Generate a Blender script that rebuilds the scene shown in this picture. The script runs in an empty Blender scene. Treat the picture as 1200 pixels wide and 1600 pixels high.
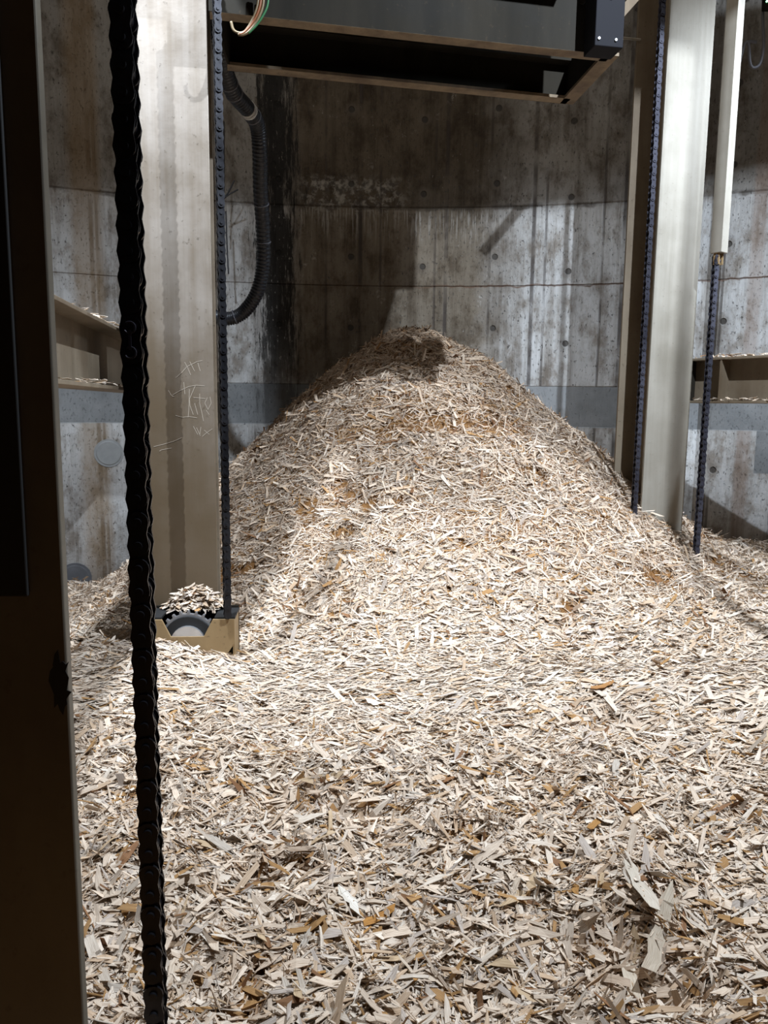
import bpy, math, random
import numpy as np
from mathutils import Vector, Matrix

# ------------------------------------------------------------------ camera, world, lamps, exposure
SC = bpy.context.scene
COL = SC.collection
CZ = 2.0                                   # eye height above the silo floor
TILT, ROLL = math.radians(7.9), math.radians(0.63)
_f = Vector((0, math.cos(TILT), -math.sin(TILT)))
_r0, _u0 = Vector((1, 0, 0)), Vector((0, math.sin(TILT), math.cos(TILT)))
_r = _r0 * math.cos(ROLL) + _u0 * math.sin(ROLL)
_u = _u0 * math.cos(ROLL) - _r0 * math.sin(ROLL)
cam_d = bpy.data.cameras.new('camera')
cam_d.sensor_fit = 'HORIZONTAL'; cam_d.sensor_width = 36; cam_d.lens = 36
cam_d.clip_start = 0.05
cam = bpy.data.objects.new('camera', cam_d); COL.objects.link(cam)
cam.matrix_world = Matrix(((_r.x, _u.x, -_f.x, 0), (_r.y, _u.y, -_f.y, 0), (_r.z, _u.z, -_f.z, CZ), (0, 0, 0, 1)))
SC.camera = cam

w = bpy.data.worlds.new('world'); SC.world = w; w.use_nodes = True
w.node_tree.nodes['Background'].inputs[0].default_value = (0.75, 0.85, 1.0, 1)
w.node_tree.nodes['Background'].inputs[1].default_value = 0.02

def lamp(name, loc, target, power, size, color=(0.93, 0.97, 1.0), spread=150):
    d = bpy.data.lights.new(name, 'AREA'); d.shape = 'SQUARE'; d.size = size
    d.energy = power; d.color = color; d.spread = math.radians(spread)
    o = bpy.data.objects.new(name, d); COL.objects.link(o)
    o.location = loc
    o.rotation_euler = (Vector(target) - Vector(loc)).to_track_quat('-Z', 'Y').to_euler()
    return o
LC = (0.775, 0.875, 1.0)
lamp('work_lamp', (-1.22, 2.5, CZ + 3.4), (-1.1, 5.0, 0.0), 88, 0.16, LC, 92)
lamp('work_lamp', (1.93, 1.45, CZ + 3.45), (0.8, 4.6, 0.9), 235, 0.045, LC, 140)
lamp('work_lamp', (3.6, 4.3, CZ + 3.0), (0.4, 5.5, 1.0), 42, 0.18, LC, 80)
lamp('fill_light', (0.0, 3.2, CZ + 4.9), (0.0, 3.2, 0), 72, 4.5, (1.0, 0.92, 0.82), 180)  # added wide warm fill under the closed roof, not a real opening

SC.view_settings.view_transform = 'Standard'
SC.view_settings.look = 'None'
SC.view_settings.exposure = 0.08
SC.view_settings.gamma = 1.0
SC.view_settings.use_curve_mapping = False

# ------------------------------------------------------------------ helpers
def P(px, py, Y):
    """measuring helper: the point at depth Y that the photograph shows at (px, py)"""
    d = _f + _r * ((px - 600) / 1200) - _u * ((py - 800) / 1200)
    d = d * (Y / d.y)
    return Vector((d.x, d.y, d.z + CZ))

def tag(o, label=None, cat=None, group=None, kind=None):
    if label: o['label'] = label
    if cat: o['category'] = cat
    if group: o['group'] = group
    if kind: o['kind'] = kind
    return o

def empty(name, loc=(0, 0, 0), rz=0):
    o = bpy.data.objects.new(name, None); COL.objects.link(o)
    o.location = loc; o.rotation_euler = (0, 0, rz); o.empty_display_size = 0.05
    return o

def link(name, mesh, parent=None):
    o = bpy.data.objects.new(name, mesh); COL.objects.link(o)
    if parent: o.parent = parent
    return o

class MB:
    def __init__(s): s.v = []; s.f = []
    def add(s, vs, fs):
        n = len(s.v); s.v += [tuple(x) for x in vs]; s.f += [tuple(i + n for i in f) for f in fs]; return s
    def box(s, c, size, rz=0, M=None):
        x, y, z = (k / 2 for k in size); c = Vector(c)
        R = M if M is not None else Matrix.Rotation(rz, 3, 'Z')
        vs = [c + R @ Vector((a * x, b * y, d * z)) for a in (-1, 1) for b in (-1, 1) for d in (-1, 1)]
        return s.add(vs, [(0, 1, 3, 2), (4, 6, 7, 5), (0, 4, 5, 1), (2, 3, 7, 6), (0, 2, 6, 4), (1, 5, 7, 3)])
    def bar(s, a, b, w, h, up=(0, 0, 1)):
        a, b = Vector(a), Vector(b); d = (b - a).normalized(); x = d.cross(Vector(up)).normalized(); z = x.cross(d)
        M = Matrix((x, d, z)).transposed()
        return s.box((a + b) / 2, (w, (b - a).length, h), M=M)
    def prism(s, pts, y0, y1, M=None, o=(0, 0, 0)):
        """outline in local x-z, extruded along y"""
        M = M or Matrix.Identity(3); o = Vector(o); n = len(pts)
        vs = [o + M @ Vector((p[0], y0, p[1])) for p in pts] + [o + M @ Vector((p[0], y1, p[1])) for p in pts]
        fs = [tuple(range(n)), tuple(range(2 * n - 1, n - 1, -1))] + [(i, i + n, (i + 1) % n + n, (i + 1) % n) for i in range(n)]
        return s.add(vs, fs)
    def cyl(s, a, b, r, n=12, r2=None):
        a, b = Vector(a), Vector(b); d = (b - a).normalized(); r2 = r if r2 is None else r2
        x = d.orthogonal().normalized(); y = d.cross(x)
        vs = []
        for c, q in ((a, r), (b, r2)):
            vs += [c + (x * math.cos(t) + y * math.sin(t)) * q for t in (2 * math.pi * i / n for i in range(n))]
        return s.add(vs, [tuple(range(n - 1, -1, -1)), tuple(range(n, 2 * n))] + [(i, (i + 1) % n, (i + 1) % n + n, i + n) for i in range(n)])
    def tube(s, pts, r, n=8, rf=None):
        pts = [Vector(p) for p in pts]; k = len(pts); vs = []; x = None
        for i, p in enumerate(pts):
            d = (pts[min(i + 1, k - 1)] - pts[max(i - 1, 0)]).normalized()
            x = d.orthogonal() if x is None else x - d * x.dot(d)
            x.normalize(); y = d.cross(x); q = rf(i) if rf else r
            vs += [p + (x * math.cos(t) + y * math.sin(t)) * q for t in (2 * math.pi * j / n for j in range(n))]
        fs = [(i * n + j, i * n + (j + 1) % n, (i + 1) * n + (j + 1) % n, (i + 1) * n + j) for i in range(k - 1) for j in range(n)]
        fs += [tuple(range(n - 1, -1, -1)), tuple(range((k - 1) * n, k * n))]
        return s.add(vs, fs)
    def mesh(s, name, mat, smooth=False):
        m = bpy.data.meshes.new(name); m.from_pydata(s.v, [], s.f); m.materials.append(mat)
        if smooth: m.polygons.foreach_set('use_smooth', [True] * len(m.polygons))
        m.update(); return m
    def build(s, name, mat, parent=None, smooth=False, bevel=0):
        o = link(name, s.mesh(name, mat, smooth), parent)
        if bevel:
            b = o.modifiers.new('bevel', 'BEVEL'); b.width = bevel; b.segments = 2; b.limit_method = 'ANGLE'
        return o

def spline(pts, n):
    """Catmull-Rom through pts"""
    pts = [Vector(p) for p in pts]; out = []
    q = [pts[0] * 2 - pts[1]] + pts + [pts[-1] * 2 - pts[-2]]
    for i in range(1, len(q) - 2):
        for k in range(n):
            t = k / n; a, b, c, d = q[i - 1:i + 3]
            out.append(0.5 * ((2 * b) + (c - a) * t + (2 * a - 5 * b + 4 * c - d) * t * t + (3 * b - a - 3 * c + d) * t ** 3))
    return out + [pts[-1]]

# ------------------------------------------------------------------ materials
class NG:
    def __init__(s, name):
        s.m = bpy.data.materials.new(name); s.m.use_nodes = True
        s.t = s.m.node_tree; s.b = s.t.nodes['Principled BSDF']
    def n(s, typ, **kw):
        nd = s.t.nodes.new(typ)
        for k, v in kw.items():
            if k.startswith('i_'):
                key = k[2:]; key = int(key) if key.isdigit() else key
                s.set(nd.inputs[key], v)
            else: setattr(nd, k, v)
        return nd
    def set(s, sock, v):
        if isinstance(v, bpy.types.NodeSocket): s.t.links.new(v, sock)
        else: sock.default_value = v
    def math(s, op, a, b=0.0, c=0.0, clamp=False):
        nd = s.t.nodes.new('ShaderNodeMath'); nd.operation = op; nd.use_clamp = clamp
        s.set(nd.inputs[0], a); s.set(nd.inputs[1], b); s.set(nd.inputs[2], c); return nd.outputs[0]
    def ss(s, x, a, b, lo=0.0, hi=1.0):
        nd = s.t.nodes.new('ShaderNodeMapRange'); nd.interpolation_type = 'SMOOTHSTEP'
        for k, v in zip(range(5), (x, a, b, lo, hi)): s.set(nd.inputs[k], v)
        return nd.outputs[0]
    def noise(s, vec, scale, detail=4, rough=0.55):
        nd = s.t.nodes.new('ShaderNodeTexNoise'); s.set(nd.inputs['Vector'], vec)
        nd.inputs['Scale'].default_value = scale; nd.inputs['Detail'].default_value = detail; nd.inputs['Roughness'].default_value = rough
        return nd.outputs[0]
    def xyz(s, x, y, z=0.0):
        nd = s.t.nodes.new('ShaderNodeCombineXYZ')
        for i, v in enumerate((x, y, z)): s.set(nd.inputs[i], v)
        return nd.outputs[0]
    def mix(s, f, a, b, typ='MIX'):
        nd = s.t.nodes.new('ShaderNodeMix'); nd.data_type = 'RGBA'; nd.blend_type = typ
        s.set(nd.inputs[0], f)
        for k, v in ((6, a), (7, b)):
            s.set(nd.inputs[k], v if isinstance(v, bpy.types.NodeSocket) else (*v, 1) if len(v) == 3 else v)
        return nd.outputs[2]
    def bump(s, h, dist, strength=1.0):
        nd = s.t.nodes.new('ShaderNodeBump'); nd.inputs['Distance'].default_value = dist; nd.inputs['Strength'].default_value = strength
        s.set(nd.inputs['Height'], h); s.t.links.new(nd.outputs[0], s.b.inputs['Normal'])
    def out(s, col, rough=0.7, metal=0.0, spec=0.5):
        s.set(s.b.inputs['Base Color'], col if isinstance(col, bpy.types.NodeSocket) else (*col, 1))
        s.set(s.b.inputs['Roughness'], rough); s.set(s.b.inputs['Metallic'], metal)
        s.b.inputs['Specular IOR Level'].default_value = spec
        return s.m
    def pos(s):
        return s.n('ShaderNodeNewGeometry').outputs['Position']
    def sep(s, v):
        nd = s.t.nodes.new('ShaderNodeSeparateXYZ'); s.set(nd.inputs[0], v); return nd.outputs

def steel(name, ca, cb, rough=0.45, metal=0.3, spots=0.3, streak=14, spotcol=(0.05, 0.035, 0.02), bump=0.0006, dust_shade=None):
    g = NG(name); p = g.pos(); x, y, z = g.sep(p)
    st = g.noise(g.xyz(g.math('MULTIPLY', x, streak), g.math('MULTIPLY', y, streak), g.math('MULTIPLY', z, 0.5)), 1.0, 5, 0.6)
    bl = g.noise(p, 2.2, 5, 0.6); fi = g.noise(p, 45, 3, 0.6)
    f = g.ss(g.math('ADD', g.math('MULTIPLY', st, 0.5), g.math('MULTIPLY', bl, 0.5)), 0.34, 0.66)
    c = g.mix(f, ca, cb)
    c = g.mix(g.math('MULTIPLY', g.ss(fi, 0.62, 0.74), spots), c, spotcol)
    if dust_shade:      # dust brown that also paints in dimmer light towards the foot
        k = g.ss(g.math('ADD', z, g.math('MULTIPLY', g.math('SUBTRACT', bl, 0.5), 1.2)), dust_shade[0], dust_shade[1], 0.85, 0.0)
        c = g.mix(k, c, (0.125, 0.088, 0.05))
    g.bump(g.math('ADD', fi, g.math('MULTIPLY', st, 0.6)), bump, 0.6)
    return g.out(c, g.ss(bl, 0.3, 0.7, rough - 0.06, rough + 0.12), metal)

M = {}
M['steel'] = steel('brushed_steel', (0.25, 0.225, 0.18), (0.35, 0.322, 0.272), 0.47, 0.22, 0.18)
M['steel_dusty'] = steel('dusty_steel', (0.16, 0.125, 0.09), (0.26, 0.225, 0.19), 0.42, 0.3, 0.5, dust_shade=(1.3, 2.9))
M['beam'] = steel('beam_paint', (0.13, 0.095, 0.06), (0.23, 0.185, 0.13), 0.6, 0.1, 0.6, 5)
M['frame'] = steel('frame_steel', (0.010, 0.0085, 0.006), (0.026, 0.022, 0.016), 0.75, 0.0, 0.4, 4)
M['lit_brown'] = steel('lit_brown_flange', (0.10, 0.07, 0.045), (0.26, 0.20, 0.13), 0.75, 0.0, 0.5, 9)  # lighter brown: light on the lower flanges put into the colour
M['post'] = steel('oily_steel', (0.10, 0.085, 0.065), (0.19, 0.17, 0.13), 0.5, 0.15, 0.2, 3)
M['ochre'] = steel('ochre_plate', (0.24, 0.155, 0.07), (0.33, 0.225, 0.11), 0.55, 0.1, 0.5, 6)
M['chain'] = steel('oiled_chain', (0.018, 0.018, 0.022), (0.04, 0.04, 0.045), 0.32, 0.75, 0.1, 20, (0.05, 0.04, 0.03))
M['chain_blue'] = steel('blued_chain', (0.04, 0.04, 0.054), (0.085, 0.085, 0.11), 0.46, 0.7, 0.2, 20)
M['black'] = NG('black_box').out((0.006, 0.006, 0.009), 0.75, 0, 0.2)
M['rubber'] = NG('black_rubber').out((0.008, 0.008, 0.008), 0.7)
M['hose'] = NG('hose_rubber').out((0.012, 0.014, 0.019), 0.38)
M['white'] = NG('white_tape').out((0.6, 0.6, 0.58), 0.6)
M['sprocket'] = NG('worn_sprocket').out((0.30, 0.30, 0.31), 0.35, 0.6)
M['zinc'] = NG('zinc').out((0.62, 0.63, 0.65), 0.3, 0.8)
M['scratch'] = NG('bare_scratch').out((0.33, 0.28, 0.22), 0.6)
for nm, c in (('wire_orange', (0.20, 0.06, 0.015)), ('wire_green', (0.03, 0.14, 0.05)), ('wire_tan', (0.17, 0.12, 0.06)),
              ('wire_grey', (0.14, 0.14, 0.16)), ('wire_dark', (0.03, 0.03, 0.035))):
    M[nm] = NG(nm).out(c, 0.5)
M['frame'].node_tree.nodes['Principled BSDF'].inputs['Specular IOR Level'].default_value = 0.12
g = NG('green_led'); g.b.inputs['Emission Color'].default_value = (0.3, 1, 0.5, 1); g.b.inputs['Emission Strength'].default_value = 6
M['led'] = g.out((0.2, 0.8, 0.4))

# wood chips: colour and grain live on the mesh
g = NG('wood_chip')
col = g.n('ShaderNodeAttribute', attribute_name='chip_colour').outputs['Color']
gr = g.n('ShaderNodeAttribute', attribute_name='grain').outputs['Vector']
gn = g.noise(gr, 1.0, 3, 0.6)
c = g.mix(g.ss(gn, 0.35, 0.7, 0.0, 0.55), col, (0.30, 0.19, 0.10), 'MULTIPLY')
g.bump(gn, 0.0008, 0.5)
M['chip'] = g.out(c, 0.72, 0.0, 0.3)
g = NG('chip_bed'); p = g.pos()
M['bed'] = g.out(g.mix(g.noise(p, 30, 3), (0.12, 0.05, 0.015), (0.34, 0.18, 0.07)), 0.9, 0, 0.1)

# concrete
RW = 6.9
def wall_uv(px, py):
    t = math.atan2(px - 600, 1200)
    p = P(px, py, RW * math.cos(t)); t = math.atan2(p.x, p.y)
    p = P(px, py, RW * math.cos(t)); return RW * math.atan2(p.x, p.y), p.z
J1 = wall_uv(720, 325)[1]; J2 = wall_uv(800, 447)[1]; B1 = wall_uv(900, 604)[1]; B0 = wall_uv(900, 668)[1]
def concrete():
    g = NG('cast_concrete')
    uv = g.n('ShaderNodeUVMap', uv_map='UVMap').outputs[0]
    u, v, _ = g.sep(uv)
    V = g.xyz(u, v, 0)
    big = g.noise(V, 0.9, 5, 0.6); med = g.noise(V, 5, 5, 0.6); fin = g.noise(V, 42, 4, 0.65)
    streak = g.noise(g.xyz(g.math('MULTIPLY', u, 9.0), g.math('MULTIPLY', v, 0.55)), 1.0, 5, 0.65)
    fstreak = g.noise(g.xyz(g.math('MULTIPLY', u, 55.0), g.math('MULTIPLY', v, 3.0)), 1.0, 3, 0.6)
    c = g.mix(g.ss(big, 0.3, 0.7), (0.42, 0.42, 0.415), (0.60, 0.605, 0.60))
    c = g.mix(g.ss(streak, 0.42, 0.7, 0.0, 0.65), c, (0.20, 0.175, 0.145))
    c = g.mix(g.ss(streak, 0.34, 0.2, 0.0, 0.5), c, (0.66, 0.66, 0.65))
    c = g.mix(g.ss(fstreak, 0.5, 0.72, 0.0, 0.35), c, (0.62, 0.62, 0.61))
    wob = g.math('MULTIPLY', g.math('SUBTRACT', g.noise(g.xyz(u, 0.0), 5.0, 4), 0.5), 0.12)
    vw = g.math('ADD', v, wob)
    # upper pour darker and browner
    up = g.ss(vw, J1 - 0.02, J1 + 0.03)
    c = g.mix(g.math('MULTIPLY', up, 0.8), c, (0.45, 0.42, 0.38), 'MULTIPLY')
    # old stain plus the platform's shadow, both painted on the middle back wall
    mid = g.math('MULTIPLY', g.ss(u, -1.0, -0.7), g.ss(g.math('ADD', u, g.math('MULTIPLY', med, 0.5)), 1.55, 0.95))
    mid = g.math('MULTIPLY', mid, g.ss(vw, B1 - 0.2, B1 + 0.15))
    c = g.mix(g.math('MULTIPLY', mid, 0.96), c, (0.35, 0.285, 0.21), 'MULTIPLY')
    blot = g.noise(g.xyz(g.math('MULTIPLY', u, 1.6), g.math('MULTIPLY', v, 0.9)), 3.2, 7, 0.72)
    c = g.mix(g.ss(blot, 0.44, 0.66, 0.0, 0.85), c, (0.40, 0.34, 0.28), 'MULTIPLY')
    c = g.mix(g.math('MULTIPLY', g.ss(blot, 0.42, 0.28, 0.0, 0.5), g.ss(fin, 0.45, 0.6)), c, (0.55, 0.53, 0.49))
    crum = g.math('MULTIPLY', g.ss(g.math('ABSOLUTE', g.math('SUBTRACT', v, J1 + 0.10)), 0.20, 0.08), g.math('MULTIPLY', g.ss(u, -0.85, -0.6), g.ss(u, 0.25, 0.0)))
    crum = g.math('MULTIPLY', crum, g.ss(g.noise(V, 11, 5, 0.75), 0.42, 0.56))
    c = g.mix(g.math('MULTIPLY', crum, 0.9), c, g.mix(g.ss(g.noise(V, 19, 3), 0.4, 0.6), (0.09, 0.08, 0.07), (0.34, 0.32, 0.28)))
    wsh = g.math('MULTIPLY', g.ss(vw, J1 - 0.35, J1 - 0.03), g.ss(vw, J1, J1 - 0.02))
    c = g.mix(g.math('MULTIPLY', g.math('MULTIPLY', wsh, g.ss(fstreak, 0.5, 0.62)), 0.35), c, (0.60, 0.59, 0.56))
    # dark speckle / flaking
    fl = g.noise(g.xyz(g.math('MULTIPLY', u, 2.2), v), 24, 4, 0.7)
    c = g.mix(g.math('MULTIPLY', g.ss(fl, 0.58, 0.66), g.ss(med, 0.42, 0.6)), c, (0.07, 0.065, 0.06))
    c = g.mix(g.math('MULTIPLY', g.ss(fl, 0.36, 0.30), g.math('MULTIPLY', g.ss(med, 0.45, 0.62), 0.35)), c, (0.70, 0.70, 0.69))
    # crumbled pour joint patch on the left of the back wall
    # smooth grout band with dripping lower edge
    stp = g.n('ShaderNodeTexWhiteNoise', noise_dimensions='1D'); g.set(stp.inputs['W'], g.math('FLOOR', g.math('MULTIPLY', u, 4.2)))
    drip = g.math('MULTIPLY', g.math('MULTIPLY', g.ss(stp.outputs[0], 0.45, 0.55), g.ss(u, 2.6, 2.75)), 0.34)
    lo = g.math('SUBTRACT', B0, drip)
    band = g.math('MULTIPLY', g.ss(g.math('SUBTRACT', v, lo), -0.008, 0.008), g.ss(v, B1 + 0.006, B1 - 0.006))
    bc = g.mix(g.ss(g.noise(V, 2.2, 4), 0.35, 0.65), (0.155, 0.165, 0.17), (0.25, 0.26, 0.265))
    c = g.mix(g.math('MULTIPLY', band, 0.92), c, bc)
    # formwork board joints
    def lines(period, off, wd):
        fr = g.math('FRACT', g.math('ADD', g.math('DIVIDE', u, period), off))
        d = g.math('MULTIPLY', g.math('MINIMUM', fr, g.math('SUBTRACT', 1.0, fr)), period)
        return g.ss(d, wd, wd * 0.3)
    ln = g.math('MAXIMUM', lines(0.74, 0.31, 0.024), g.math('MULTIPLY', lines(0.47, 0.12, 0.015), 0.75))
    ln = g.math('MULTIPLY', g.math('MULTIPLY', ln, g.math('SUBTRACT', 1.0, band)), g.ss(g.noise(V, 2.0, 3), 0.35, 0.6))
    c = g.mix(g.math('MULTIPLY', ln, 0.85), c, (0.05, 0.04, 0.035))
    # pour joints
    def hj(z, wd):
        return g.ss(g.math('ABSOLUTE', g.math('SUBTRACT', g.math('ADD', v, g.math('MULTIPLY', wob, 0.8)), z)), wd, wd * 0.3)
    j = g.math('MULTIPLY', hj(J1, 0.03), g.ss(med, 0.38, 0.6, 0.1, 0.7))
    c = g.mix(j, c, (0.06, 0.05, 0.04))
    j2 = hj(J2, 0.012)
    c = g.mix(g.math('MULTIPLY', j2, g.ss(u, -0.2, 0.8, 0.15, 0.7)), c, (0.12, 0.065, 0.04))
    # form-tie holes
    def cell(a, per):
        fr = g.math('FRACT', g.math('DIVIDE', a, per)); return g.math('MULTIPLY', g.math('SUBTRACT', fr, 0.5), per)
    ix = g.math('FLOOR', g.math('DIVIDE', u, 0.62))
    jit = g.n('ShaderNodeTexWhiteNoise', noise_dimensions='1D'); g.set(jit.inputs['W'], ix)
    du = cell(u, 0.62); dv = cell(g.math('ADD', v, g.math('MULTIPLY', jit.outputs[0], 0.18)), 0.60)
    dd = g.math('SQRT', g.math('ADD', g.math('MULTIPLY', du, du), g.math('MULTIPLY', dv, dv)))
    hole = g.math('MULTIPLY', g.ss(dd, 0.030, 0.020), g.math('SUBTRACT', 1.0, band))
    ring = g.math('MULTIPLY', g.ss(dd, 0.075, 0.03), 0.35)
    c = g.mix(ring, c, (0.14, 0.12, 0.10)); c = g.mix(g.math('MULTIPLY', hole, 0.85), c, (0.045, 0.04, 0.035))
    # black soot run left of the middle, with flakes of bare concrete in it
    su = g.math('ADD', u, g.math('MULTIPLY', g.math('SUBTRACT', g.noise(g.xyz(g.math('MULTIPLY', u, 14.0), g.math('MULTIPLY', v, 1.6)), 1.6, 6, 0.78), 0.5), 0.75))
    soot = g.math('MULTIPLY', g.ss(su, -1.13, -1.04), g.ss(su, -0.74, -0.86))
    soot = g.math('MULTIPLY', soot, g.ss(v, B0 - 0.1, B0 + 0.9, 0.35, 1.0))
    soot = g.math('MULTIPLY', soot, g.ss(g.noise(g.xyz(g.math('MULTIPLY', u, 2.4), g.math('MULTIPLY', v, 0.7)), 17, 4, 0.75), 0.32, 0.40))
    c = g.mix(g.math('MULTIPLY', soot, 0.95), c, (0.012, 0.011, 0.010))
    # brown run on the left wall, rust near the right column
    for a, wd, f, rc in ((-2.48, 0.16, 0.55, (0.26, 0.18, 0.10)), (2.12, 0.05, 0.5, (0.24, 0.17, 0.09)), (3.0, 0.07, 0.45, (0.24, 0.17, 0.13))):
        k = g.ss(g.math('ABSOLUTE', g.math('SUBTRACT', g.math('ADD', u, g.math('MULTIPLY', wob, 0.6)), a)), wd, wd * 0.45)
        c = g.mix(g.math('MULTIPLY', g.math('MULTIPLY', k, f), g.math('SUBTRACT', 1.0, band)), c, rc)
    h = g.math('ADD', g.math('MULTIPLY', fin, 0.3), g.math('MULTIPLY', fstreak, 0.25))
    h = g.math('SUBTRACT', h, g.math('MULTIPLY', ln, 0.6)); h = g.math('SUBTRACT', h, g.math('MULTIPLY', hole, 1.2))
    h = g.math('SUBTRACT', h, g.math('MULTIPLY', g.ss(fl, 0.58, 0.66), 0.5))
    g.bump(h, 0.012, 0.7)
    return g.out(c, 0.85, 0, 0.25)
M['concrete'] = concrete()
g = NG('dark_roof'); M['roof'] = g.out(g.mix(g.noise(g.pos(), 1.5, 4), (0.05, 0.05, 0.05), (0.10, 0.10, 0.095)), 0.9)
g = NG('grout_patch'); M['patch'] = g.out(g.mix(g.noise(g.pos(), 14, 4), (0.20, 0.21, 0.21), (0.34, 0.345, 0.34)), 0.85)
g = NG('dark_patch'); M['patch_dark'] = g.out(g.mix(g.noise(g.pos(), 14, 4), (0.03, 0.03, 0.032), (0.07, 0.07, 0.075)), 0.85)

# ------------------------------------------------------------------ setting: round concrete silo
def wall(name, t0, t1):
    zs = [(0, 0), (B0, 0), (B0 + .004, .004), (B1, .004), (B1 + .004, 0.0), (J2 - .006, 0.0), (J2, 0.008), (J2 + .006, 0.0),
          (J1 - .012, 0), (J1, .004), (J1 + .012, -.006), (CZ + 5, -.006)]
    n = max(4, int((t1 - t0) / math.radians(2)))
    m = MB(); uv = []
    for i in range(n + 1):
        t = t0 + (t1 - t0) * i / n
        for z, o in zs:
            m.v.append(((RW + o) * math.sin(t), (RW + o) * math.cos(t), z)); uv.append((RW * t, z))
    k = len(zs)
    m.f = [(i * k + j, i * k + j + 1, (i + 1) * k + j + 1, (i + 1) * k + j) for i in range(n) for j in range(k - 1)]
    me = m.mesh(name, M['concrete'], True)
    l = me.uv_layers.new(name='UVMap')
    for p in me.polygons:
        for li in p.loop_indices: l.data[li].uv = uv[me.loops[li].vertex_index]
    me.set_sharp_from_angle(angle=math.radians(12))
    o = link(name, me); o['kind'] = 'structure'
    md = o.modifiers.new('thickness', 'SOLIDIFY'); md.thickness = 0.25; md.offset = 1
    return o
R = math.radians
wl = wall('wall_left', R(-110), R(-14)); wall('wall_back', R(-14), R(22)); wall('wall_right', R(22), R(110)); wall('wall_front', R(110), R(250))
def disc(n=72): return [(RW * 1.03 * math.cos(2 * math.pi * i / n), RW * 1.03 * math.sin(2 * math.pi * i / n)) for i in range(n)]
m = MB(); d = disc(); m.add([(x, y, -0.2) for x, y in d] + [(x, y, 0) for x, y in d], [tuple(range(71, -1, -1)), tuple(range(72, 144))] + [(i, (i + 1) % 72, (i + 1) % 72 + 72, i + 72) for i in range(72)])
m.build('floor', M['concrete'])['kind'] = 'structure'
m = MB(); m.add([(x, y, CZ + 5) for x, y in d] + [(x, y, CZ + 5.2) for x, y in d], [tuple(range(71, -1, -1)), tuple(range(72, 144))] + [(i, (i + 1) % 72, (i + 1) % 72 + 72, i + 72) for i in range(72)])
m.build('ceiling', M['roof'])['kind'] = 'structure'
# two round grouted plugs in the left wall
for (px, py, r, mt, nm) in ((170, 708, 0.118, 'patch', 'round_plug'), (117, 904, 0.135, 'patch_dark', 'round_plug')):
    u, z = wall_uv(px, py); t = u / RW
    c = Vector((RW * math.sin(t), RW * math.cos(t), z)); nrm = Vector((-math.sin(t), -math.cos(t), 0))
    mb = MB(); mb.cyl(c - nrm * 0.03, c + nrm * 0.006, r, 28); mb.cyl(c + nrm * 0.006, c + nrm * 0.011, r * 0.88, 28, r * 0.8)
    o = mb.build(nm, M[mt], wl); o['label'] = 'grey round grout plug' if mt == 'patch' else 'dark round grout plug near the chips'

# ------------------------------------------------------------------ the chip heap
rng = np.random.default_rng(7)
_perm = rng.permutation(512); _val = rng.random(512)
def vnoise(x, y):
    xi = np.floor(x).astype(int); yi = np.floor(y).astype(int); fx = x - xi; fy = y - yi
    fx = fx * fx * (3 - 2 * fx); fy = fy * fy * (3 - 2 * fy)
    h = lambda a, b: _val[_perm[(a + _perm[b & 511]) & 511]]
    return (h(xi, yi) * (1 - fx) + h(xi + 1, yi) * fx) * (1 - fy) + (h(xi, yi + 1) * (1 - fx) + h(xi + 1, yi + 1) * fx) * fy - 0.5
def sst(x): x = np.clip(x, 0, 1); return x * x * (3 - 2 * x)
AX, AY, ZT = 0.21, 6.3, 0.60
def gauss(x, y, cx, cy, sx, sy): return np.exp(-((x - cx) / sx) ** 2 - ((y - cy) / sy) ** 2)
def pits(x, y):
    return sst((vnoise(x * 4.2 + 31, y * 5.5 + 3) + 0.5 * vnoise(x * 11 + 5, y * 11) - 0.33) / 0.10) * (1 - 0.7 * np.exp(-((y - 3.25) / 0.6) ** 2))
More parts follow.
